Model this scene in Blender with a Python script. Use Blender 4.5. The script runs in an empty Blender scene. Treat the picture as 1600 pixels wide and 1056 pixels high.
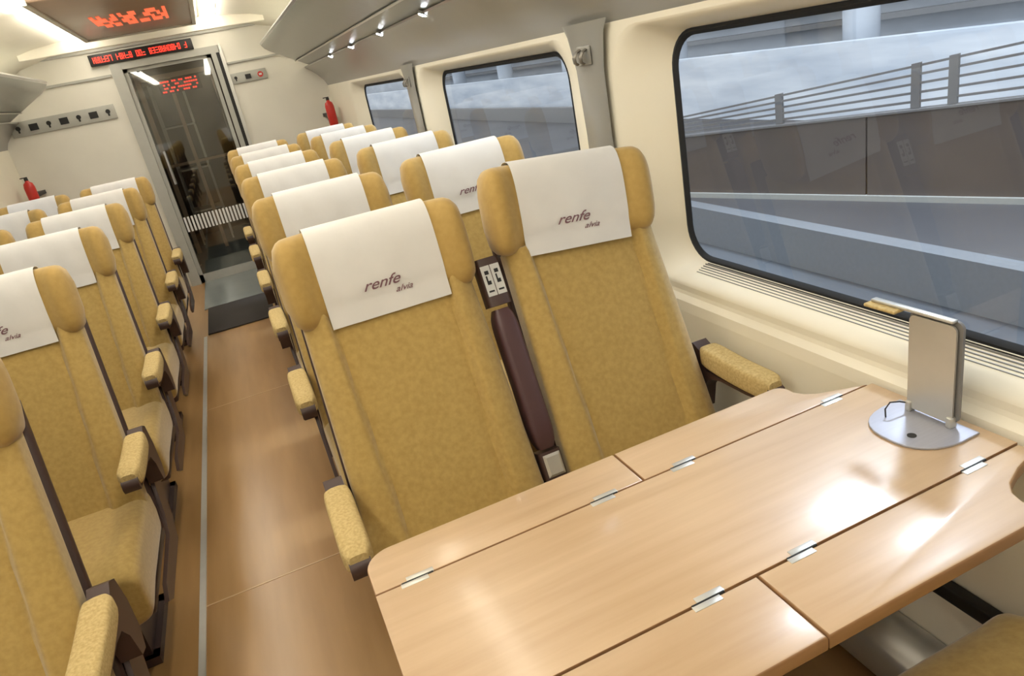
import bpy, bmesh, math, random
from mathutils import Vector, Matrix
random.seed(3)
scene=bpy.context.scene
COL=scene.collection
try:
    scene.view_settings.view_transform='Standard'
    scene.view_settings.look='None'
except Exception as e: print(e)
XC=-0.255
# ---------------------------------------------------------------- materials
def mat(name,c,rough=.5,metal=0,c2=None,nscale=(20,20,20),fac=.5,bump=0,bscale=None,coat=0,emit=None,es=0,detail=4,sheen=0,crough=.2):
    m=bpy.data.materials.new(name); m.use_nodes=True
    nt=m.node_tree; b=nt.nodes['Principled BSDF']
    b.inputs['Base Color'].default_value=(*c,1)
    b.inputs['Roughness'].default_value=rough
    b.inputs['Metallic'].default_value=metal
    b.inputs['Coat Weight'].default_value=coat
    b.inputs['Coat Roughness'].default_value=crough
    if sheen: b.inputs['Sheen Weight'].default_value=sheen
    if emit:
        b.inputs['Emission Color'].default_value=(*emit,1); b.inputs['Emission Strength'].default_value=es
    if c2 is None: c2=tuple(x*.93 for x in c)
    tc=nt.nodes.new('ShaderNodeTexCoord'); mp=nt.nodes.new('ShaderNodeMapping')
    mp.inputs['Scale'].default_value=nscale
    nz=nt.nodes.new('ShaderNodeTexNoise'); nz.inputs['Scale'].default_value=1; nz.inputs['Detail'].default_value=detail
    cr=nt.nodes.new('ShaderNodeValToRGB')
    cr.color_ramp.elements[0].position=.5-fac/2+.0; cr.color_ramp.elements[1].position=.5+fac/2
    cr.color_ramp.elements[0].color=(*c2,1); cr.color_ramp.elements[1].color=(*c,1)
    L=nt.links
    L.new(tc.outputs['Object'],mp.inputs['Vector']); L.new(mp.outputs[0],nz.inputs['Vector'])
    L.new(nz.outputs['Fac'],cr.inputs['Fac']); L.new(cr.outputs[0],b.inputs['Base Color'])
    if bump:
        n2=nt.nodes.new('ShaderNodeTexNoise'); n2.inputs['Scale'].default_value=bscale or 200
        bp=nt.nodes.new('ShaderNodeBump'); bp.inputs['Strength'].default_value=bump; bp.inputs['Distance'].default_value=.002
        L.new(tc.outputs['Object'],n2.inputs['Vector']); L.new(n2.outputs['Fac'],bp.inputs['Height']); L.new(bp.outputs[0],b.inputs['Normal'])
    return m
def glassmat(name,tint,lo=.04,hi=.3):
    m=bpy.data.materials.new(name); m.use_nodes=True; nt=m.node_tree; nt.nodes.clear()
    o=nt.nodes.new('ShaderNodeOutputMaterial'); t=nt.nodes.new('ShaderNodeBsdfTransparent'); t.inputs[0].default_value=(*tint,1)
    g=nt.nodes.new('ShaderNodeBsdfGlossy'); g.inputs['Roughness'].default_value=.02
    lw=nt.nodes.new('ShaderNodeLayerWeight'); lw.inputs['Blend'].default_value=.5
    pw=nt.nodes.new('ShaderNodeMath'); pw.operation='POWER'; pw.inputs[1].default_value=4
    mr=nt.nodes.new('ShaderNodeMapRange'); mr.inputs[3].default_value=lo; mr.inputs[4].default_value=hi
    mx=nt.nodes.new('ShaderNodeMixShader'); L=nt.links
    L.new(lw.outputs['Facing'],pw.inputs[0]); L.new(pw.outputs[0],mr.inputs[0]); L.new(mr.outputs[0],mx.inputs[0])
    L.new(t.outputs[0],mx.inputs[1]); L.new(g.outputs[0],mx.inputs[2]); L.new(mx.outputs[0],o.inputs[0])
    return m
M={}
M['ochre']=mat('ochre_fabric',(.465,.320,.096),.8,c2=(.395,.262,.070),nscale=(75,75,75),fac=.35,bump=.12,bscale=500,detail=3,sheen=.4)
M['ochre2']=mat('ochre_fabric_headrest',(.45,.295,.080),.75,c2=(.40,.255,.064),nscale=(60,60,60),fac=.4,bump=.08,bscale=400,detail=3,sheen=.3)
M['pad']=mat('armrest_fabric',(.60,.46,.21),.85,c2=(.47,.34,.135),nscale=(160,160,160),fac=.3,bump=.25,bscale=400)
M['brown']=mat('dark_brown_plastic',(.062,.034,.029),.4)
M['plum']=mat('purple_brown_plastic',(.080,.037,.040),.38)
M['cloth']=mat('white_cloth',(.72,.71,.69),.9,c2=(.67,.66,.64),nscale=(12,12,12),fac=.5,bump=.35,bscale=25)
M['ink']=mat('plum_ink',(.20,.10,.12),.8)
M['wood']=mat('beech_laminate',(.60,.432,.272),.36,c2=(.49,.335,.198),nscale=(3,42,42),fac=.55,coat=.35,crough=.15,detail=5)
M['woodedge']=mat('wood_edge',(.34,.19,.09),.4,c2=(.28,.15,.07),nscale=(3,30,90))
M['floor']=mat('wood_vinyl_floor',(.42,.25,.102),.28,c2=(.30,.168,.062),nscale=(11,1.2,10),fac=.5,coat=.15,detail=4)
M['joint']=mat('floor_joint_pale',(.55,.38,.22),.4)
M['cream']=mat('cream_panel',(.86,.81,.67),.4,nscale=(3,3,3))
M['creamend']=mat('cream_end_panel',(.80,.775,.69),.45,nscale=(3,3,3))
M['ceil']=mat('ceiling_cream',(.84,.80,.69),.5,nscale=(2,2,2))
M['grey']=mat('warm_grey_panel',(.28,.275,.25),.28,nscale=(4,4,4),coat=.5)
M['rack']=mat('rack_grey',(.22,.235,.205),.28,nscale=(4,30,4),coat=.4)
M['hook']=mat('hook_metal',(.22,.20,.17),.35,metal=.5)
M['black']=mat('black_rubber',(.012,.014,.018),.8)
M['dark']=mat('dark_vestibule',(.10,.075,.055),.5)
M['mat']=mat('dark_mat',(.035,.03,.028),.9,nscale=(150,150,150),bump=.3)
M['gfloor']=mat('grey_floor',(.24,.27,.27),.18,nscale=(6,6,6))
M['metal']=mat('brushed_aluminium',(.62,.62,.62),.28,metal=1,nscale=(200,4,4))
M['palemetal']=mat('pale_painted_metal',(.55,.54,.50),.3,metal=.6)
M['lampmetal']=mat('satin_silver',(.42,.43,.50),.45,metal=.4,nscale=(4,200,4))
M['hinge']=mat('hinge_steel',(.62,.61,.57),.4,metal=.6)
M['strip']=mat('aluminium_strip',(.66,.66,.62),.35,metal=.5)
M['slat']=mat('grille_slat',(.24,.24,.22),.5)
M['white']=mat('white_label',(.8,.8,.78),.5)
M['label']=mat('silver_label',(.58,.58,.56),.4)
M['red']=mat('red_paint',(.55,.03,.02),.35)
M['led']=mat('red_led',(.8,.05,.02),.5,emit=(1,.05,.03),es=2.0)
M['glow']=mat('orange_red_glow',(.8,.2,.1),.5,emit=(1,.17,.07),es=.8)
M['lit']=mat('lamp_diffuser',(.9,.9,.85),.5,emit=(1,.925,.79),es=14.5)
M['fill_glow']=mat('ceiling_fill_glow',(.9,.9,.85),.5,emit=(1,.92,.76),es=15)  # glow for the added strips that brighten the ceiling
M['spot']=mat('spot_lens',(.9,.9,.9),.5,emit=(.85,.93,1),es=80)
M['highlight_glow']=mat('highlight_lamp_glow',(.9,.9,.9),.5,emit=(.78,.87,1),es=190)  # glow of the unseen lamp added for the table highlight
M['brownpanel']=mat('bronze_ceiling_panel',(.50,.36,.26),.25,nscale=(4,4,4))
M['sign']=mat('sign_strip_grey',(.45,.45,.41),.5)
M['slot']=mat('dark_slot',(.01,.01,.01),.5)
M['wglass']=glassmat('window_glass',(.90,.94,.97),.08,.32)
M['dglass']=glassmat('door_glass',(.80,.82,.80),.10,.4)
M['conc']=mat('pale_concrete',(.62,.65,.68),.8,c2=(.40,.44,.49),nscale=(.35,.35,1.5),fac=.4)
M['barrier']=mat('whitish_barrier',(.84,.87,.89),.7,c2=(.50,.56,.63),nscale=(.5,.3,2.0),fac=.4)
M['track']=mat('bluish_trackbed',(.145,.160,.175),.7,c2=(.08,.088,.10),nscale=(.9,.35,1))
M['plat']=mat('platform_floor',(.10,.098,.10),.6,c2=(.065,.064,.068),nscale=(.5,.5,1))
M['edge']=mat('platform_edge',(.22,.235,.25),.6)
M['para']=mat('parapet_brown_grey',(.130,.105,.090),.6,c2=(.088,.072,.064),nscale=(.7,.7,1))
M['rail']=mat('railing_paint',(.19,.185,.18),.5)
# ---------------------------------------------------------------- helpers
def setup(o,parent=None,label=None,cat=None,kind=None,group=None):
    if parent is not None:
        o.parent=parent
        o.matrix_parent_inverse=Matrix.Translation(-parent.location)
    if label: o['label']=label
    if cat: o['category']=cat
    if kind: o['kind']=kind
    if group: o['group']=group
    return o
def mk(name,verts,faces,m,smooth=False,parent=None,**k):
    me=bpy.data.meshes.new(name); me.from_pydata([tuple(v) for v in verts],[],faces)
    bm=bmesh.new(); bm.from_mesh(me); bmesh.ops.recalc_face_normals(bm,faces=bm.faces); bm.to_mesh(me); bm.free()
    ms=m if isinstance(m,(list,tuple)) else [m]
    for q in ms: me.materials.append(M[q])
    if smooth:
        for p in me.polygons: p.use_smooth=True
    o=bpy.data.objects.new(name,me); COL.objects.link(o)
    return setup(o,parent,**k)
def sharp(o,ang=40):
    me=o.data
    for p in me.polygons: p.use_smooth=True
    bm=bmesh.new(); bm.from_mesh(me)
    for e in bm.edges:
        e.smooth = not (len(e.link_faces)!=2 or e.calc_face_angle(0)>math.radians(ang))
    bm.to_mesh(me); bm.free()
    return o
def boxgeo(x0,x1,y0,y1,z0,z1):
    v=[(x,y,z) for x in(x0,x1) for y in(y0,y1) for z in(z0,z1)]
    f=[(0,1,3,2),(4,6,7,5),(0,4,5,1),(2,3,7,6),(0,2,6,4),(1,5,7,3)]
    return v,f
def box(name,x0,x1,y0,y1,z0,z1,m,bevel=0,seg=2,parent=None,rotx=0,**k):
    v,f=boxgeo(x0,x1,y0,y1,z0,z1)
    o=mk(name,v,f,m,parent=parent,**k)
    bm=bmesh.new(); bm.from_mesh(o.data)
    if bevel: bmesh.ops.bevel(bm,geom=bm.edges[:],offset=bevel,segments=seg,affect='EDGES',profile=.5)
    bm.to_mesh(o.data); bm.free()
    if bevel: sharp(o,50)
    return o
def multi(name,boxes,m,parent=None,**k):
    V=[];F=[]
    for b in boxes:
        v,f=boxgeo(*b); n=len(V); V+=v; F+=[tuple(i+n for i in q) for q in f]
    return mk(name,V,F,m,parent=parent,**k)
def loft(name,rings,m,caps=True,parent=None,closed=True,smooth=True,**k):
    n=len(rings[0]); V=[p for r in rings for p in r]; F=[]
    for i in range(len(rings)-1):
        for j in range(n if closed else n-1):
            a=i*n+j; b=i*n+(j+1)%n
            F.append((a,b,b+n,a+n))
    if caps:
        F.append(tuple(range(n))); F.append(tuple((len(rings)-1)*n+j for j in range(n)))
    o=mk(name,V,F,m,smooth=False,parent=parent,**k)
    if smooth: sharp(o,50)
    return o
def prism(name,prof,y0,y1,m,parent=None,closed=True,**k):
    r=[[(x,y,z) for x,z in prof] for y in(y0,y1)]
    return loft(name,r,m,caps=closed,closed=closed,parent=parent,**k)
def plate(name,poly,z0,z1,m,bev=0,parent=None,**k):
    bm=bmesh.new(); vs=[bm.verts.new((x,y,z0)) for x,y in poly]; f=bm.faces.new(vs)
    r=bmesh.ops.extrude_face_region(bm,geom=[f]); bmesh.ops.translate(bm,vec=(0,0,z1-z0),verts=[g for g in r['geom'] if isinstance(g,bmesh.types.BMVert)])
    bmesh.ops.recalc_face_normals(bm,faces=bm.faces)
    if bev:
        es=[e for e in bm.edges if abs(e.verts[0].co.z-e.verts[1].co.z)<1e-6]
        bmesh.ops.bevel(bm,geom=es,offset=bev,segments=3,affect='EDGES',profile=.5)
    me=bpy.data.meshes.new(name)
    bm.to_mesh(me); bm.free()
    ms=m if isinstance(m,(list,tuple)) else [m]
    for q in ms: me.materials.append(M[q])
    if len(ms)>1:
        for p in me.polygons:
            if p.normal.z<.9: p.material_index=1
    o=bpy.data.objects.new(name,me); COL.objects.link(o); sharp(o,45)
    return setup(o,parent,**k)
def cyl(name,p0,p1,r,m,n=16,parent=None,r2=None,**k):
    p0=Vector(p0);p1=Vector(p1); d=(p1-p0).normalized()
    a=d.orthogonal().normalized(); b=d.cross(a); r2=r if r2 is None else r2
    rings=[[p+ (a*math.cos(t)+b*math.sin(t))*rr for t in [2*math.pi*i/n for i in range(n)]] for p,rr in((p0,r),(p1,r2))]
    return loft(name,rings,m,parent=parent,**k)
def empty(name,loc,**k):
    o=bpy.data.objects.new(name,None); o.location=loc; o.empty_display_size=.1; COL.objects.link(o)
    return setup(o,**k)
def spow(c,p): return math.copysign(abs(c)**p,c)
def sstep(a,b,x):
    t=max(0,min(1,(x-a)/(b-a))); return t*t*(3-2*t)
def rrect(y0,y1,z0,z1,r,n=8):
    P=[]
    for cy,cz,a0 in((y1-r,z1-r,0),(y0+r,z1-r,90),(y0+r,z0+r,180),(y1-r,z0+r,270)):
        for i in range(n+1):
            a=math.radians(a0+90*i/n); P.append((cy+r*math.cos(a),cz+r*math.sin(a)))
    return P
def tomesh(text,size,shear=0,extr=0):
    cu=bpy.data.curves.new('t','FONT'); cu.body=text; cu.size=size; cu.shear=shear; cu.align_x='CENTER'; cu.align_y='CENTER'; cu.resolution_u=4; cu.offset=size*.008
    o=bpy.data.objects.new('t',cu); COL.objects.link(o); bpy.context.view_layer.update()
    me=bpy.data.meshes.new_from_object(o.evaluated_get(bpy.context.evaluated_depsgraph_get()))
    V=[v.co.copy() for v in me.vertices]; F=[tuple(p.vertices) for p in me.polygons]
    bpy.data.objects.remove(o); return V,F
# ---------------------------------------------------------------- camera
Yc=Vector((-475,353,-1098)).normalized(); Xc=Vector((3390,1144,-1098)); Xc=(Xc-Xc.dot(Yc)*Yc).normalized(); Zc=Xc.cross(Yc)
R=Matrix((Xc,Yc,Zc))
cam=bpy.data.cameras.new('camera'); co=bpy.data.objects.new('camera',cam); COL.objects.link(co)
cam.sensor_width=36; cam.lens=36*1098/1600; cam.clip_start=.02
co.matrix_world=Matrix.Translation((0,0,1.5))@R.to_4x4()
scene.camera=co
# ---------------------------------------------------------------- room
Y0,Y1=-1.6,7.3
XR=1.10; XL=2*XC-XR
S=dict(kind='structure')
box('floor',XL-.15,XR+.15,Y0,Y1,-.06,0,'floor',**S)
box('trim_1',-.531,-.509,Y0,5.4,0,.004,'strip',**S)
for i,y in enumerate((.45,2.2,3.95)):
    box('trim_%d'%(i+2),-.509,1.0,y-.003,y+.003,0,.0012,'joint',**S)
box('entrance_mat',-.50,.0,5.42,6.2,0,.012,'mat',.003,label='dark ribbed entrance mat lying in the aisle',cat='floor mat')
multi('floor_panel',[(-.53,.35,6.2,7.29,0,.006)],'gfloor',label='grey floor panel before the glass door',cat='floor panel')
cs=[-.1,2.05,4.2]
def side(sgn,idx):
    X=(lambda x:x) if sgn>0 else (lambda x:2*XC-x)
    nm='right' if sgn>0 else 'left'
    bm=bmesh.new()
    def loop(pts,x):
        vs=[bm.verts.new((X(x),y,z)) for y,z in pts]
        return [bm.edges.new((vs[i],vs[(i+1)%len(vs)])) for i in range(len(vs))],vs
    E,ov=loop([(Y0,.755),(Y1,.755),(Y1,1.52),(Y0,1.52)],1.12)
    wins=[(c+.10,c+2.05) for c in cs]
    for a,b in wins:
        e,_=loop(rrect(a,b,.772,1.505,.16),1.12); E=E+e
    bmesh.ops.triangle_fill(bm,edges=E,use_beauty=True)
    prof=[(1.12,.755),(1.117,.745),(1.104,.73),(1.10,.70),(1.10,.10),(1.07,.02),(1.07,0)]
    rows=[[bm.verts.new((X(x),y,z)) for y in(Y0,Y1)] for x,z in prof]
    for i in range(len(rows)-1): bm.faces.new((rows[i][0],rows[i][1],rows[i+1][1],rows[i+1][0]))
    bmesh.ops.recalc_face_normals(bm,faces=bm.faces)
    me=bpy.data.meshes.new('wall_'+nm); bm.to_mesh(me); bm.free(); me.materials.append(M['cream'])
    o=bpy.data.objects.new('wall_'+nm,me); COL.objects.link(o); o['kind']='structure'
    for i,(c,(a,b)) in enumerate(zip(cs,wins)):
        g=(c+.33,c+1.86,.822,1.466)
        rings=[]
        for k in range(11):
            u=k/10; xx=1.12+.085*u**1.7
            p=rrect(a+(g[0]-a)*u,b+(g[1]-b)*u,.772+(g[2]-.772)*u,1.505+(g[3]-1.505)*u,.16+(.10-.16)*u)
            rings.append([(X(xx),y,z) for y,z in p])
        loft('trim_%d'%(idx+i+10),rings,'cream',caps=False,**S)
        p0=rrect(*g[:2],*g[2:],.10); p1=rrect(g[0]+.022,g[1]-.022,g[2]+.018,g[3]-.018,.085)
        w=mk('window_%d'%(idx+i),[(X(1.210),y,z) for y,z in p1],[tuple(range(len(p1)))],'wglass',**S)
        gs=loft('window_gasket',[[(X(1.204),y,z) for y,z in p0],[(X(1.200),y,z) for y,z in rrect(g[0]+.01,g[1]-.01,g[2]+.008,g[3]-.008,.095)],[(X(1.209),y,z) for y,z in p1],[(X(1.2105),y,z) for y,z in p1]],'black',caps=False)
        gs.parent=w
        yc=c
        pr=[]
        for z,hw_,xx in((1.535,.14,1.108),(1.50,.115,1.108),(1.40,.088,1.110),(1.2,.082,1.112),(.95,.09,1.113),(.78,.10,1.114)):
            pr.append([(X(xx-.004),yc-hw_,z),(X(xx-.012),yc-hw_*.8,z),(X(xx-.012),yc+hw_*.8,z),(X(xx-.004),yc+hw_,z)])
        if c>0: loft('trim_%d'%(idx+i+20),pr,'grey',caps=False,closed=False,**S)
        if c>0:
            h=empty('coat_hook',(X(1.09),yc,1.44),label='pair of small metal coat hooks on grey pillar',cat='coat hook',group='coat hooks on the window pillars')
            box('backplate',*sorted((X(1.096),X(1.090))),yc-.042,yc+.042,1.415,1.47,'grey',.003,parent=h)
            for dy in(-.02,.02):
                P=[Vector((X(1.09),yc+dy,1.46)),Vector((X(1.078),yc+dy,1.455)),Vector((X(1.068),yc+dy,1.44)),Vector((X(1.07),yc+dy,1.425)),Vector((X(1.078),yc+dy,1.42))]
                rr=[]
                for j,p in enumerate(P):
                    d=(P[min(j+1,4)]-P[max(j-1,0)]).normalized(); n=Vector((0,1,0)); q=d.cross(n)
                    rr.append([p+(n*math.cos(t)*.010+q*math.sin(t)*.004) for t in [2*math.pi*s/10 for s in range(10)]])
                loft('hook',rr,'hook',parent=h)
        yy0,yy1=g[0]+.10,g[1]-.09
        gr=empty('ventilation_grille',(X(1.18),(yy0+yy1)/2,.81),label='dark slatted ventilation grille along the window sill',cat='ventilation grille',group='sill grilles')
        bx=[]
        for s in range(5):
            t0=s/5
            x=1.160+.040*t0; z=.801+.019*t0
            bx.append((*sorted((X(x),X(x+.0022))),yy0,yy1,z-.004,z+.005))
        multi('slat_row',bx,'slat',parent=gr)
        mk('backing',[(X(1.156),yy0,.7985),(X(1.156),yy1,.7985),(X(1.201),yy1,.821),(X(1.201),yy0,.821)],[(0,1,2,3)],'slot',parent=gr)
    band=[(1.125,1.505),(1.118,1.53),(1.10,1.57),(1.05,1.63),(1.0,1.675),(.955,1.71),(.955,1.72),(1.13,1.73),(1.16,1.6)]
    prism('trim_%d'%(idx+30),[(X(x),z) for x,z in band],Y0,Y1-.002,'grey',**S)
    r=empty('luggage_rack',(X(.85),2.8,1.8),label='grey overhead luggage rack running along the wall',cat='luggage rack',group='overhead luggage racks')
    prism('shelf',[(X(x),z) for x,z in[(.955,1.722),(.93,1.735),(.66,1.885),(.62,1.915),(.60,1.945),(.61,1.95),(.64,1.93),(.68,1.905),(.95,1.76),(1.12,1.76),(1.12,1.74)]],Y0+.02,7.0,'rack',parent=r)
    prism('edge_rail',[(X(x),z) for x,z in[(.60,1.945),(.592,1.96),(.598,1.972),(.612,1.97),(.614,1.952)]],Y0+.02,7.0,'metal',parent=r)
    prism('shelf_profile',[(X(x),z) for x,z in[(.86,1.770),(.85,1.774),(.845,1.770),(.855,1.764)]],Y0+.02,7.0,'strip',parent=r)
    for k in range(5):
        yb=.9+k*1.5
        prism('bracket',[(X(x),z) for x,z in[(1.12,1.77),(.68,1.915),(.64,1.945),(.63,1.955),(1.10,1.90)]],yb-.01,yb+.01,'rack',parent=r)
    prism('added_ceiling_fill',[(X(x),z) for x,z in[(1.08,1.80),(1.04,1.80),(1.04,1.83),(1.08,1.83)]],Y0+.05,6.95,'fill_glow',parent=r)  # hidden glowing strip added on the rack to brighten the ceiling
    for k in range(5):
        ys=5.72-.85*k
        s=empty('reading_light',(X(.958),ys,1.715),label='small round reading light under luggage rack',cat='reading light',group='reading lights under the racks')
        cyl('bezel',(X(.958),ys,1.716),(X(.953),ys,1.706),.024,'slat',parent=s,r2=.020)
        cyl('lens',(X(.9535),ys,1.707),(X(.952),ys,1.704),.016,'spot',parent=s)
        if sgn>0:
            l=bpy.data.lights.new('spot','SPOT'); l.energy=6; l.spot_size=math.radians(150); l.spot_blend=.8; l.shadow_soft_size=.03; l.color=(.85,.92,1)
            lo=bpy.data.objects.new('reading_beam',l); COL.objects.link(lo); lo.location=(X(.925),ys,1.66); lo.rotation_euler=(0,math.radians(30),0); lo.parent=s; lo.matrix_parent_inverse=Matrix.Translation(-s.location)
side(1,1); side(-1,5)
# ceiling
cp=[(0,2.2),(.40,2.2),(.42,2.215),(.54,2.215),(.56,2.19),(.80,2.16),(1.05,2.10),(1.25,2.0),(1.38,1.85),(1.40,1.70)]
full=[(XC-d,z) for d,z in reversed(cp)]+[(XC+d,z) for d,z in cp[1:]]
prism('ceiling',full,Y0,Y1,'ceil',closed=False,**S)
for sx in(-1,1):
    for k in range(4):
        ya=-1.4+k*2.15; yb=ya+2.05
        x=XC+sx*.48
        l=empty('ceiling_light',(x,(ya+yb)/2,2.2),label='long warm white ceiling strip light',cat='ceiling light',group='ceiling strip lights')
        box('diffuser',x-.05,x+.05,ya,yb,2.172,2.208,'lit',.008,parent=l)
        multi('housing',[(x-.058,x-.052,ya,yb,2.195,2.213),(x+.052,x+.058,ya,yb,2.195,2.213)],'strip',parent=l)
p=empty('ceiling_display',(-.24,5.3,2.17),label='bronze ceiling display housing with red glowing characters',cat='display')
box('housing',-.62,.10,4.2,6.15,2.12,2.19,'brownpanel',.01,parent=p)
multi('frame_lip',[(-.64,-.615,4.2,6.17,2.11,2.16),(.095,.12,4.2,6.17,2.11,2.16),(-.64,.12,6.145,6.17,2.11,2.16)],'creamend',parent=p)
bx=[]
for i in range(22):
    x=-.46+i*.019
    for j in range(4):
        if random.random()<.6: bx.append((x,x+.019,5.0+j*.14,5.0+j*.14+.14,2.115,2.1195))
multi('lit_segments',bx,'glow',parent=p)
box('trim_50',XC-.9,XC+.9,6.55,6.6,2.10,2.2,'ceil',.005,**S)
def wallhole(name,y,outer,holes,m):
    bm=bmesh.new(); E=[]
    for pts in [outer]+holes:
        vs=[bm.verts.new((x,y,z)) for x,z in pts]; E+=[bm.edges.new((vs[i],vs[(i+1)%len(vs)])) for i in range(len(vs))]
    bmesh.ops.triangle_fill(bm,edges=E,use_beauty=True); me=bpy.data.meshes.new(name); bm.to_mesh(me); bm.free(); me.materials.append(M[m])
    o=bpy.data.objects.new(name,me); COL.objects.link(o); o['kind']='structure'; return o
DX0,DX1,DZ=-.56,.17,1.97
wallhole('wall_far',Y1,[(XL-.2,0),(DX0-.02,0),(DX0-.02,DZ+.02),(DX1+.10,DZ+.02),(DX1+.10,0),(XR+.2,0),(XR+.2,2.25),(XL-.2,2.25)],[],'creamend')
wallhole('wall_back',Y0,[(XL-.2,0),(XR+.2,0),(XR+.2,2.25),(XL-.2,2.25)],[],'creamend')
multi('trim_51',[(DX0-.09,DX0,Y1-.035,Y1+.05,0,DZ+.06),(DX0,DX1+.09,Y1-.03,Y1+.05,DZ,DZ+.06)],'sign',**S)
multi('trim_52',[(DX1+.012,DX1+.055,Y1-.035,Y1+.03,0,DZ)],'sign',**S)
multi('trim_53',[(DX1+.055,DX1+.085,Y1-.02,Y1+.03,0,DZ+.06)],'slot',**S)
multi('trim_54',[(DX1+.085,DX1+.115,Y1-.03,Y1+.03,0,DZ+.06)],'strip',**S)
multi('trim_55',[(-1.5,DX0-.1,Y1-.02,Y1,1.93,1.95),(DX1+.12,1.0,Y1-.02,Y1,1.86,1.875),(-1.3,1.0,Y1-.03,Y1,2.14,2.16)],'sign',**S)
d=mk('door_1',*boxgeo(DX0,DX1,Y1+.01,Y1+.02,.06,DZ),'dglass',**S)
fr=multi('door_frame',[(DX0,DX0+.035,Y1,Y1+.03,.0,DZ),(DX1-.03,DX1,Y1,Y1+.03,.0,DZ),(DX0,DX1,Y1,Y1+.03,DZ-.03,DZ),(DX0,DX1,Y1,Y1+.03,0,.08)],'sign'); fr.parent=d
st=multi('visibility_stripe',[(DX0+.045+i*.032,DX0+.045+i*.032+.018,Y1+.004,Y1+.009,.50,.64) for i in range(20)],'white'); st.parent=d
hd=cyl('door_handle',(DX0+.09,Y1-.03,.95),(DX0+.09,Y1-.03,1.25),.012,'metal'); hd.parent=d
# vestibule
box('floor_vestibule',-1.2,.9,Y1+.03,10.4,-.06,0,'gfloor',**S)
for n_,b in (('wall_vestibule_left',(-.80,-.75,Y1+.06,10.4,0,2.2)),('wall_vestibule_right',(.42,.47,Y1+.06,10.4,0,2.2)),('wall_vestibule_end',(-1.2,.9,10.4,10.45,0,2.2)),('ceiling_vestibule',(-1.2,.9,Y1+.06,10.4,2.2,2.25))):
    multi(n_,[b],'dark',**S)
multi('trim_60',[(-.62,-.57,9.0,9.05,0,2.2),(.20,.25,9.0,9.05,0,2.2),(-.62,.25,9.0,9.05,1.92,1.97),(-.30,-.26,9.0,9.05,0,1.95),(-.57,.2,9.0,9.05,1.0,1.03)],'brownpanel',**S)
multi('trim_61',[(-.748,-.72,7.5,8.9,.1,2.1)],'sign',**S)  # pale panel stands in for whitish reflections in the door glass
g=empty('luggage_stand',(-.5,9.8,0),label='steel shelving stand in dark vestibule',cat='shelf')
multi('upright',[(x,x+.02,y,y+.02,0,1.9) for x in(-.55,-.2) for y in(9.5,9.9)],'palemetal',parent=g)
multi('shelf',[(-.55,-.18,9.5,9.92,z,z+.02) for z in(.4,.9,1.4)],'palemetal',parent=g)
g=empty('grab_rail',(-.6,8.2,0),label='vertical steel grab rail in vestibule',cat='grab rail')
cyl('pole',(-.60,8.2,.0),(-.60,8.2,2.2),.016,'metal',parent=g); cyl('flange',(-.60,8.2,.0),(-.60,8.2,.01),.035,'metal',parent=g)
g=empty('vestibule_cabinet',(.25,8.2,0),label='dark cabinet with steel door edges in vestibule',cat='cabinet')
box('body',.15,.415,7.9,8.8,0,2.1,'brown',.01,parent=g); box('door',.14,.15,7.95,8.75,.1,2.0,'dark',.002,parent=g)
g=empty('added_red_reflection',(-.19,8.96,1.84),label='small red glowing panel added as the reflection in door glass',cat='display')  # red reflection in the door glass, built as glowing cells behind it
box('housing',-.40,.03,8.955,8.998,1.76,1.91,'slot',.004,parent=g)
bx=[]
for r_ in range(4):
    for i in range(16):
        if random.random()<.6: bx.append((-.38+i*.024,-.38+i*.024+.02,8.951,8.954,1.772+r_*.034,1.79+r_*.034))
multi('lit_segments',bx,'led',parent=g)
v=empty('added_vestibule_light',(-.2,8.3,2.19),label='round light added to brighten the vestibule',cat='ceiling light')  # light added to lift the dark vestibule behind the door
cyl('diffuser',(-.2,8.3,2.195),(-.2,8.3,2.18),.12,'lit',n=24,parent=v); cyl('ring',(-.2,8.3,2.199),(-.2,8.3,2.185),.135,'metal',n=24,parent=v)
g=empty('information_display',(-.3,7.27,2.08),label='black display with red lit characters above door',cat='display')
box('housing',-.78,.06,7.25,7.295,2.03,2.12,'slot',.004,parent=g)
bx=[]
x=-.75
while x<-.0:
    for (a,b,c_,e_) in ((0,.005,0,1),(.015,.020,0,1),(0,.020,.87,1),(0,.020,.43,.56),(0,.020,0,.13)):
        if random.random()<.7: bx.append((x+a,x+b,7.246,7.249,2.05+c_*.048,2.05+e_*.048))
    x+=.026 if random.random()<.85 else .055
multi('lit_segments',bx,'led',parent=g)
def signstrip(x0,x1,z,h,lab,n,redlast):
    g=empty('pictogram_panel',((x0+x1)/2,7.28,z),label=lab,cat='sign')
    box('panel',x0,x1,7.285,7.298,z-h/2,z+h/2,'sign',.003,parent=g)
    for i in range(n):
        xx=x0+(i+.5)*(x1-x0)/n; s=h*.28
        if redlast and i==n-1:
            cyl('red_pictogram',(xx,7.284,z),(xx,7.281,z),s,'red',parent=g); multi('pictogram_bar',[(xx-s*.5,xx+s*.5,7.279,7.2805,z-.008,z+.008)],'white',parent=g)
        elif i%2: 
            multi('pictogram',[(xx-s,xx+s,7.281,7.2845,z-s*.8,z+s*.8)],'slot',parent=g)
        else:
            cyl('pictogram',(xx,7.284,z+s*.2),(xx,7.281,z+s*.2),s*.55,'slot',parent=g)
            multi('pictogram_bar',[(xx-s*.2,xx+s*.2,7.2815,7.2845,z-s*.9,z)],'slot',parent=g)
signstrip(-1.55,-.73,1.66,.12,'grey strip with black pictograms on end wall',7,False)
signstrip(.27,.60,1.73,.09,'small grey strip with pictograms and red mark',3,True)
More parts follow.
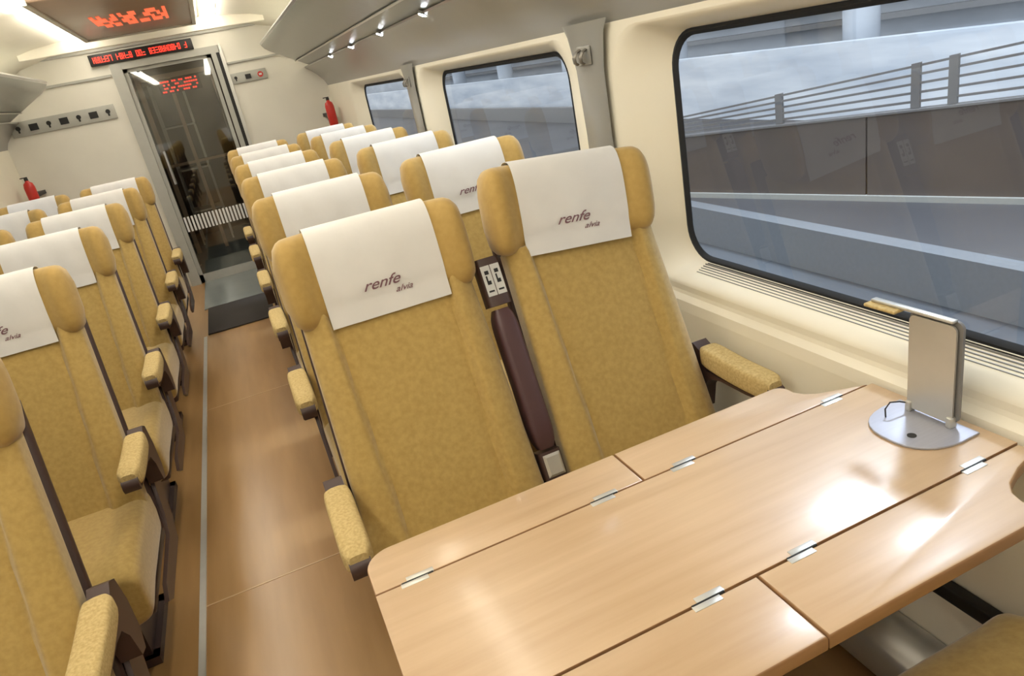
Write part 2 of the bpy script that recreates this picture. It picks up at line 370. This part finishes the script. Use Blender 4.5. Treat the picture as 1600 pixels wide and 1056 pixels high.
for (x,y,z) in((1.03,6.95,1.17),(-1.52,6.95,1.04)):
    g=empty('fire_extinguisher',(x,y,z),label='small red fire extinguisher mounted on end wall',cat='fire extinguisher',group='fire extinguishers')
    rings=[]
    for r,h in((.0,0),(.036,0),(.041,.01),(.041,.17),(.034,.2),(.016,.215),(.014,.225)):
        rings.append([(x+max(r,.001)*math.cos(t),y+max(r,.001)*math.sin(t),z+h) for t in[2*math.pi*i/16 for i in range(16)]])
    loft('cylinder_body',rings,'red',parent=g)
    box('valve',x-.013,x+.013,y-.013,y+.013,z+.222,z+.245,'slot',.003,parent=g); box('lever',x-.04,x+.013,y-.008,y+.008,z+.245,z+.253,'slot',.002,parent=g)
    box('mounting_bracket',x-.03,x+.03,y+.037,Y1-.001,z+.08,z+.11,'slot',parent=g)
# ---------------------------------------------------------------- seats
def T(o,root):
    o.parent=root; o.matrix_parent_inverse=Matrix.Identity(4); return o
def ring(n,w,t,p=3.2):
    return [(w*spow(math.cos(a),2/p),t*spow(math.sin(a),2/p)) for a in[2*math.pi*i/n for i in range(n)]]
def frame(t):
    y=-.195+t*.235; z=.42+t*.60; a=math.atan2(.235,.60); return y,z,a
def backring(t,w,th,off,bol,n=128,shr=1):
    y,z,a=frame(t); out=[]
    b0=.68-.14*(1-t)
    for x,q in ring(n,w*shr,th*shr,4.5):
        f=0
        if q<0: f=-bol*sstep(b0,b0+.09,abs(x)/w)*(1-.5*sstep(.8,1,abs(x)/w))+.004*math.exp(-((abs(x)/w-b0)/.025)**2)
        qq=q+f+off
        out.append((x,y+qq*math.cos(a),z-qq*math.sin(a)*1.0))
    return out
hw=lambda t:.228-.018*t
HA=math.radians(14); HC=(.052,1.100)
def hp(q,h):
    return (HC[0]-q*math.cos(HA)+h*math.sin(HA), HC[1]+h*math.cos(HA)+q*math.sin(HA)*.6)
HQ,HH=.054,.110
def hring(s,off=0,n=48,wing=True):
    a=abs(s); k=max(.0,1-max(0,(a-.80)/.20)**2.6)**.5
    k=max(k,.12)
    wf=.032*sstep(.60,.84,a) if wing else 0
    out=[]
    for i in range(n):
        t=2*math.pi*i/n
        q=(HQ+off)*spow(math.cos(t),2/2.8); h=(HH+off)*spow(math.sin(t),2/3.0)
        q=q*(1+ .2*sstep(.6,.86,a)) if q>0 else q
        y,z=hp(q*k+wf*.6*(1 if q>0 else .3),h*(.35+.65*k)+ -.006*a)
        out.append((.233*s,y,z))
    return out
def coverprof(off=.0035):
    P=[(HQ+off-.008,-HH-.014)]
    for t in range(-50,156,6):
        a=math.radians(t); P.append(((HQ+off)*spow(math.cos(a),2/2.8),(HH+off)*spow(math.sin(a),2/3.0)))
    return P
PR=[P for P in coverprof()]
PR=PR[:1]+[p for p in PR[1:] if p[1]>-HH*.72 or p[0]<0]
arc=[0]
for i in range(1,len(PR)): arc.append(arc[-1]+math.dist(PR[i],PR[i-1]))
def cov(u,off=0):
    for i in range(len(arc)-1):
        if u<=arc[i+1] or i==len(arc)-2:
            f=(u-arc[i])/(arc[i+1]-arc[i]); q=PR[i][0]+f*(PR[i+1][0]-PR[i][0]); h=PR[i][1]+f*(PR[i+1][1]-PR[i][1]); break
    return q+off,h
def build_seat(arm,cen,name='train_seat'):
    root=bpy.data.objects.new(name,None); COL.objects.link(root)
    tt=[0,.01,.03,.06]+[.06+.88*i/14 for i in range(1,15)]+[.97,.99,1.0]
    b=loft('backrest',[backring(t,hw(t),.042,0,.022) if .0<t<1 else backring(t,hw(t)*.96,.032,0,.015) for t in tt],'ochre'); T(b,root)
    rs=[]
    for i in range(13):
        t=-.12+1.2*i/12
        rs.append(backring(t,.233-.020*max(0,t),.022,.054,0,n=48))
    T(loft('back_shell',rs,'brown'),root)
    h=loft('headrest',[hring(-1+2*i/40) for i in range(41)],'ochre2'); T(h,root)
    nx=24; V=[];U=[arc[-1]*j/40 for j in range(41)]
    for lay in(0,.0012):
        for i in range(nx+1):
            for u in U:
                s=-1+2*i/nx; q,hh=cov(u)
                x=.147*s
                q+=lay
                wav=.0008*math.sin(x*70+u*20)
                y,z=hp(q+wav-.0 if q>0 else q-2*lay,hh+(lay if hh>.09 else 0)); V.append((x,y,z))
    nu=41; F=[]
    N=(nx+1)*nu
    for i in range(nx):
        for j in range(nu-1):
            a=i*nu+j; F.append((a,a+1,a+nu+1,a+nu)); F.append((N+a,N+a+nu,N+a+nu+1,N+a+1))
    for i in range(nx):
        for j in(0,nu-1): a=i*nu+j; F.append((a,a+nu,N+a+nu,N+a))
    for j in range(nu-1):
        for i in(0,nx): a=i*nu+j; F.append((a,a+1,N+a+1,N+a))
    c=mk('headrest_cover',V,F,'cloth',smooth=True); T(c,root); c['label']='white cloth headrest cover with printed lettering'
    sharp(c,60)
    for txt,size,cx,cu in(('renfe',.040,-.012,.076),('alvia',.023,.038,.050)):
        V,F=tomesh(txt,size,.5)
        W=[]
        for v in V:
            q,hh=cov(cu+v.y*.88,.0034); x=cx+v.x*(1.05); y,z=hp(q,hh); W.append((x,y,z))
        l=mk('lettering',W,F,'ink'); l.parent=c
    rings=[]
    for y,k in((-.60,.70),(-.597,.82),(-.588,.92),(-.57,.97),(-.55,1),(-.45,1),(-.3,1),(-.16,1)):
        zc=.390; r=[]
        for x,q in ring(48,.230*(1 if k==1 else .85+.15*k),.092*k,5):
            r.append((x,y,zc+q+(.012*sstep(.6,.9,abs(x)/.228) if q>0 else 0)-.02*sstep(-.5,-.6,y)))
        rings.append(r)
    T(loft('seat_cushion',rings,'ochre'),root)
    T(box('seat_base',-.205,.205,-.50,-.02,.24,.302,'brown',.015),root)
    T(multi('pedestal',[(-.11,-.08,-.38,-.10,.03,.25),(.08,.11,-.38,-.10,.03,.25),(-.13,.13,-.40,-.36,0,.03),(-.13,.13,-.12,-.08,0,.03),(-.13,-.09,-.40,-.08,0,.03),(.09,.13,-.40,-.08,0,.03)],'brown'),root)
    ax=.256*arm
    rings=[]
    for s in range(17):
        t=s/16; y=-.405+.27*t; k=1-.28*abs(2*t-1)**9
        if s in(0,16): k=.6
        rings.append([(ax+px*k,y,.632+.010*t+pz*k-.006*math.sin(t*3.1)) for px,pz in ring(32,.032,.031,4)])
    T(loft('armrest',rings,'pad'),root)
    pr=[(-.408,.598),(-.415,.612),(-.412,.630),(-.402,.636),(-.394,.600),(-.30,.598),(-.16,.600),(-.145,.65),(-.11,.668),(-.075,.65),(-.06,.58),(-.065,.50),(-.09,.46),(-.125,.47),(-.14,.54),(-.17,.580),(-.22,.590),(-.32,.590)]
    w=.022
    T(loft('armrest_support',[[(ax-w,y,z) for y,z in pr],[(ax+w,y,z) for y,z in pr]],'brown'),root)
    sp=[(-.10,.48),(-.02,.52),(.0,.46),(-.06,.30),(-.12,.24),(-.45,.24),(-.50,.27),(-.45,.30),(-.20,.31),(-.15,.36)]
    xs=sorted((.232*arm,.244*arm)); 
    T(loft('side_trim',[[(x_,y,z) for y,z in sp] for x_ in xs],'brown'),root)
    if cen:
        cx=.2605*cen
        rr=[]
        for s in range(21):
            t=.23+.575*s/20; y,z,a=frame(t); k=1-.35*abs(2*(s/20)-1)**10
            rr.append([(cx+px*k,y+(pq*k-.016)*math.cos(a),z-(pq*k-.016)*math.sin(a)) for px,pq in ring(32,.030,.034,5)])
        T(loft('folded_centre_armrest',rr,'plum'),root)
        for t0,t1,mm,nm in((.82,1.01,'brown','number_plate_housing'),(.11,.22,'brown','buckle_housing')):
            rr=[]
            for t in(t0,t1):
                y,z,a=frame(t); rr.append([(cx+px,y+(pq-.016)*math.cos(a),z-(pq-.016)*math.sin(a)) for px,pq in ring(20,.030,.028,6)])
            T(loft(nm,rr,mm),root)
        def face(t,u,off): 
            y,z,a=frame(t); q=-.016-.028-off; return (cx+u,y+q*math.cos(a),z-q*math.sin(a))
        for u0,u1 in((-.025,-.001),(.001,.025)):
            o=mk('seat_number_label',[face(.86,u0,.001),face(.86,u1,.001),face(.98,u1,.001),face(.98,u0,.001)],[(0,1,2,3)],'label'); T(o,root)
            V=[];F=[]
            for ta,tb,ua,ub in((.945,.96,.3,.75),(.92,.94,.3,.48),(.905,.92,.3,.75),(.875,.882,.2,.8)):
                n=len(V); a_=u0+(u1-u0)*ua; b_=u0+(u1-u0)*ub
                V+=[face(ta,a_,.0018),face(ta,b_,.0018),face(tb,b_,.0018),face(tb,a_,.0018)]; F.append((n,n+1,n+2,n+3))
            q=mk('pictogram',V,F,'slot'); T(q,root)
        o=mk('steel_latch',[face(.12,-.023,.002),face(.12,.023,.002),face(.21,.023,.002),face(.21,-.023,.002),face(.13,-.017,.008),face(.13,.017,.008),face(.2,.017,.008),face(.2,-.017,.008)],[(0,1,5,4),(1,2,6,5),(2,3,7,6),(3,0,4,7),(4,5,6,7)],'hinge'); T(o,root)
    return root
def copy_tree(root,loc,rot=0):
    n=root.copy(); COL.objects.link(n)
    done=set()
    def rec(a,b):
        for ch in list(a.children):
            if ch in done: continue
            c=ch.copy(); c.parent=b; done.add(c); COL.objects.link(c); rec(ch,c)
    rec(root,n)
    n.location=loc; n.rotation_euler=(0,0,rot); return n
kinds={'ra':(-1,1,.256),'rw':(1,0,.780),'la':(1,-1,2*XC-.256),'lw':(-1,0,2*XC-.780)}
for k,(arm,cen,x) in kinds.items():
    root=build_seat(arm,cen)
    root['category']='seat'; root['group']='ochre train seats'
    y0=1.62 if k[0]=='r' else 1.58
    insts=[root]
    root.location=(x,y0,0)
    if k[0]=='l': root.scale=(1,1,.968)
    if k=='rw': root.scale=(1,1,1.010)
    for i in range(1,6): insts.append(copy_tree(root,(x,y0+.83*i,0)))
    if k=='rw':
        insts.append(copy_tree(root,(x,.02,0),math.pi))
        pv=Matrix.Translation((0,.05,1.10)); RR=pv@Matrix.Rotation(math.radians(4.5),4,'Y')@Matrix.Rotation(math.radians(-3),4,'Z')@pv.inverted()
        for ch in root.children:
            if ch.name.startswith('headrest'): ch.matrix_basis=Matrix.Translation((-.004,-.004,.010))@RR
    for i,o in enumerate(insts):
        where='next to aisle' if k[1]=='a' else 'beside window wall'
        o['label']='ochre fabric train seat with white headrest cover '+where
        if i==0 and k[0]=='r': o['label']='ochre fabric train seat behind the table, '+where
        if i==6: o['label']='ochre train seat facing the others across the table'
# ---------------------------------------------------------------- table
ZT=.72; h1,h2,yf,yn,xd=.990,.6845,1.105,.545,.53
tb=empty('folding_table',(.55,.83,0),label='beech laminate table with folding leaves and steel hinges',cat='table')
def arcpts(cx,cy,r,a0,a1,n=8): return [(cx+r*math.cos(math.radians(a0+(a1-a0)*i/n)),cy+r*math.sin(math.radians(a0+(a1-a0)*i/n))) for i in range(n+1)]
g_=.0015; xe=1.094
WM=('wood','woodedge')
plate('centre_panel',[(.006,h2+g_),(xe,h2+g_),(xe,h1-g_),(.006,h1-g_)],ZT-.026,ZT,WM,.0012,parent=tb)
plate('folding_leaf',[(.006,h1+g_),(xd-g_,h1+g_),(xd-g_,yf)]+arcpts(.056,yf-.05,.05,90,180),ZT-.026,ZT,WM,.003,parent=tb)
plate('folding_leaf',[(xd+g_,h1+g_),(xe-.01,h1+g_)]+[(1.03,1.012),(.985,1.03),(.965,1.045),(.955,1.065)]+arcpts(.93,yf-.025,.025,0,90,6)+[(xd+g_,yf)],ZT-.026,ZT,WM,.003,parent=tb)
plate('folding_leaf',[(.006,h2-g_)]+arcpts(.056,yn+.05,.05,180,270)+[(xd-g_,yn),(xd-g_,h2-g_)],ZT-.026,ZT,WM,.004,parent=tb)
plate('folding_leaf',[(xd+g_,h2-g_),(xd+g_,yn)]+arcpts(.93,yn+.025,.025,270,360,6)+[(.957,.585)]+[(.965,.605),(.985,.622),(1.03,.64),(1.07,.65),(xe-.003,.665),(xe-.003,h2-g_)],ZT-.026,ZT,WM,.004,parent=tb)
for hy in(h1,h2):
    for hx in(.08,.443,.617,.985):
        hg=empty('hinge',(hx,hy,ZT)); hg.parent=tb; hg.matrix_parent_inverse=Matrix.Translation(-tb.location)
        for nm,b in(('hinge_plate',(hx-.03,hx+.018,hy-.012,hy-.001,ZT-.001,ZT+.0008)),('hinge_plate',(hx-.018,hx+.03,hy+.001,hy+.012,ZT-.001,ZT+.0008))):
            o=box(nm,*b,'hinge',.0003); o.parent=hg; o.matrix_parent_inverse=Matrix.Translation(-hg.location)
        o=cyl('hinge_pin',(hx-.028,hy,ZT-.0005),(hx+.028,hy,ZT-.0005),.0022,'slot',n=10); o.parent=hg; o.matrix_parent_inverse=Matrix.Translation(-hg.location)
box('support_beam',.30,1.098,.80,.86,ZT-.075,ZT-.0265,'brown',.006,parent=tb)
box('support_beam',.95,1.098,.70,.98,ZT-.11,ZT-.075,'brown',.006,parent=tb)
prism('wall_bracket',[(1.098,.40),(1.07,.42),(.9,.59),(.88,.609),(1.098,.609)],.80,.86,'brown',parent=tb)
g=empty('heating_duct',(1.04,.6,.0),label='flat pale metal heating duct along wall foot',cat='heating duct')
prism('duct_cover',[(1.068,.03),(1.0,.03),(.992,.045),(.992,.11),(1.004,.128),(1.097,.15),(1.097,.10)],-1.2,1.3,'palemetal',parent=g)
multi('duct_foot',[(1.0,1.05,y-.01,y+.01,0,.03) for y in(-.9,.3,1.2)],'slat',parent=g)
g=empty('cable_conduit',(1.085,.4,.32),label='black cable conduit fixed along lower wall',cat='conduit')
box('channel',1.07,1.098,-1.2,1.0,.30,.335,'slot',.004,parent=g)
box('end_cap',1.066,1.099,1.0,1.02,.296,.339,'brown',.003,parent=g)
# table lamp
lp=empty('table_lamp',(1.03,.81,ZT),label='satin silver table lamp with half-round base and upright plate',cat='lamp')
base=[(1.072,.738),(1.072,.902)]+[(1.072-.128*math.sin(math.radians(t))**.65,.82+.085*spow(math.cos(math.radians(t)),.8)) for t in range(12,180,12)]
plate('base',base,ZT+.0005,ZT+.005,'lampmetal',.0012,parent=lp)
cyl('cable_hole',(.982,.80,ZT+.005),(.982,.80,ZT+.0058),.008,'slot',n=20,parent=lp)
pl=[[(1.050+o,y,z) for y,z in rrect(.775,.868,ZT+.012,.925,.012,5)] for o in(0,.004)]
loft('upright_plate',pl,'palemetal',parent=lp)
pl=[[(1.057+o,y,z) for y,z in rrect(.768,.872,ZT+.012,.932,.014,5)] for o in(0,.006)]
loft('back_plate',pl,'rail',parent=lp)
for y in(.779,.864): box('side_hinge',1.045,1.062,y-.006,y+.006,ZT+.004,ZT+.026,'palemetal',.003,parent=lp)
box('lamp_arm',1.046,1.060,.78,.95,.930,.936,'palemetal',.002,parent=lp); box('lamp_head',1.032,1.062,.885,.955,.923,.930,'pad',.003,parent=lp)
P=[Vector((1.0,.872,ZT+.005)),Vector((1.003,.876,ZT+.020)),Vector((1.015,.876,ZT+.030)),Vector((1.035,.872,ZT+.026)),Vector((1.05,.866,ZT+.02))]
rr=[]
for j,p in enumerate(P):
    d_=(P[min(j+1,4)]-P[max(j-1,0)]).normalized(); a=d_.orthogonal().normalized(); b=d_.cross(a); rr.append([p+(a*math.cos(t)+b*math.sin(t))*.0015 for t in[2*math.pi*s/8 for s in range(8)]])
loft('cable',rr,'slot',parent=lp)
# ---------------------------------------------------------------- outside
YE=90
box('platform',6.22,14.99,-20,YE,-1.6,-1.1,'plat',label='grey station platform floor beyond the track',cat='platform')
box('platform_edge',6.0,6.22,-20,YE,-1.6,-1.08,'edge',label='pale concrete platform edge',cat='platform edge')
box('track_bed',-30,6.0,-20,YE,-1.9,-1.6,'track',label='bluish grey track bed beside train',cat='track bed')
a0=Vector((7.87,5.1,0)); dr=Vector((-1.3,3.67,0)); nn=Vector((3.67,1.3,0)).normalized()
top=lambda s:.025-.19*s
hr=lambda s:.58-.26*s
def slab(name,s0,s1,zf0,zf1,w0,w1,m,parent=None,**k):
    V=[a0+dr*s+nn*w+Vector((0,0,f(s))) for s in(s0,s1) for w in(w0,w1) for f in(zf0,zf1)]
    F=[(0,1,3,2),(4,6,7,5),(0,4,5,1),(2,3,7,6),(0,2,6,4),(1,5,7,3)]
    return mk(name,V,F,m,parent=parent,**k)
pw=empty('parapet',(a0.x,a0.y,-1.1),label='dark brown-grey parapet panel wall on platform',cat='parapet')
for i in range(4): slab('panel',-1.9+i*.78,min(-1.9+i*.78+.774,1.18),lambda s:-1.03,top,0,.12,'para',parent=pw)
slab('kerb',-1.9,1.18,lambda s:-1.1,lambda s:-1.03,-.05,.17,'sign',parent=pw)
slab('coping',-1.9,1.18,top,lambda s:top(s)+.025,-.02,.14,'rail',parent=pw)
rl=empty('railing',(a0.x,a0.y,.0),label='grey metal railing on top of the parapet',cat='railing')
for s in(-1.6,-1.15,-.7,-.2,.20,.30,.735,1.16): slab('post',s-.012,s+.012,lambda s:top(s)+.03,lambda s:top(s)+hr(s)+.03,.03,.09,'rail',parent=rl)
for f_ in(.18,.38,.58,.78,.97): slab('rail',-1.9,1.18,lambda s:top(s)+hr(s)*f_,lambda s:top(s)+hr(s)*f_+.026,.045,.075,'rail',parent=rl)
box('station_building',15,15.5,-20,YE,-1.1,7,'conc',label='pale bluish concrete station building',cat='building')
box('end_building',-10,15,YE+.01,YE+.5,-1.6,7,'conc',label='pale concrete end building of station hall',cat='building')
box('concrete_barrier',11.8,12.1,-20,YE-1,-1.1,.42,'barrier',label='whitish concrete barrier wall on the platform',cat='wall')
box('concrete_barrier',10.9,11.1,20,YE-1,-1.1,-.60,'rail',label='low grey barrier wall further along platform',cat='wall')
for i,(z,hh,m_) in enumerate(((.55,.12,'rail'),(.95,.08,'sign'),(1.2,.10,'rail'),(1.42,.3,'edge'))):
    box('ledge_beam',14.6,15,-20,YE-40,z,z+hh,m_,label='long horizontal beam along station building',cat='beam',group='building beams')
for i in range(9): cyl('station_column',(12.6,-7.8+i*6.5,-1.1),(12.6,-7.8+i*6.5,7),.35,'conc',n=24,label='round pale concrete station column',cat='column',group='station columns')
box('station_canopy',6.0,8.0,-20,45,7,7.2,'conc',label='narrow concrete canopy above the platform edge',cat='canopy')
pb=empty('added_highlight_lamp',(7.1,5.15,6.9),label='bright unseen lamp panel added for the table highlight',cat='lamp')  # out-of-view lamp, placed so its reflection makes the soft table highlight
box('diffuser',6.4,7.7,4.75,5.75,6.9,6.99,'highlight_glow',.01,parent=pb)
multi('housing',[(6.35,6.4,4.7,5.8,6.88,7),(7.7,7.75,4.7,5.8,6.88,7)],'rail',parent=pb)
w=bpy.data.worlds.new('World'); scene.world=w; w.use_nodes=True
bg=w.node_tree.nodes['Background']; bg.inputs[0].default_value=(.88,.93,1,1); bg.inputs[1].default_value=1.6
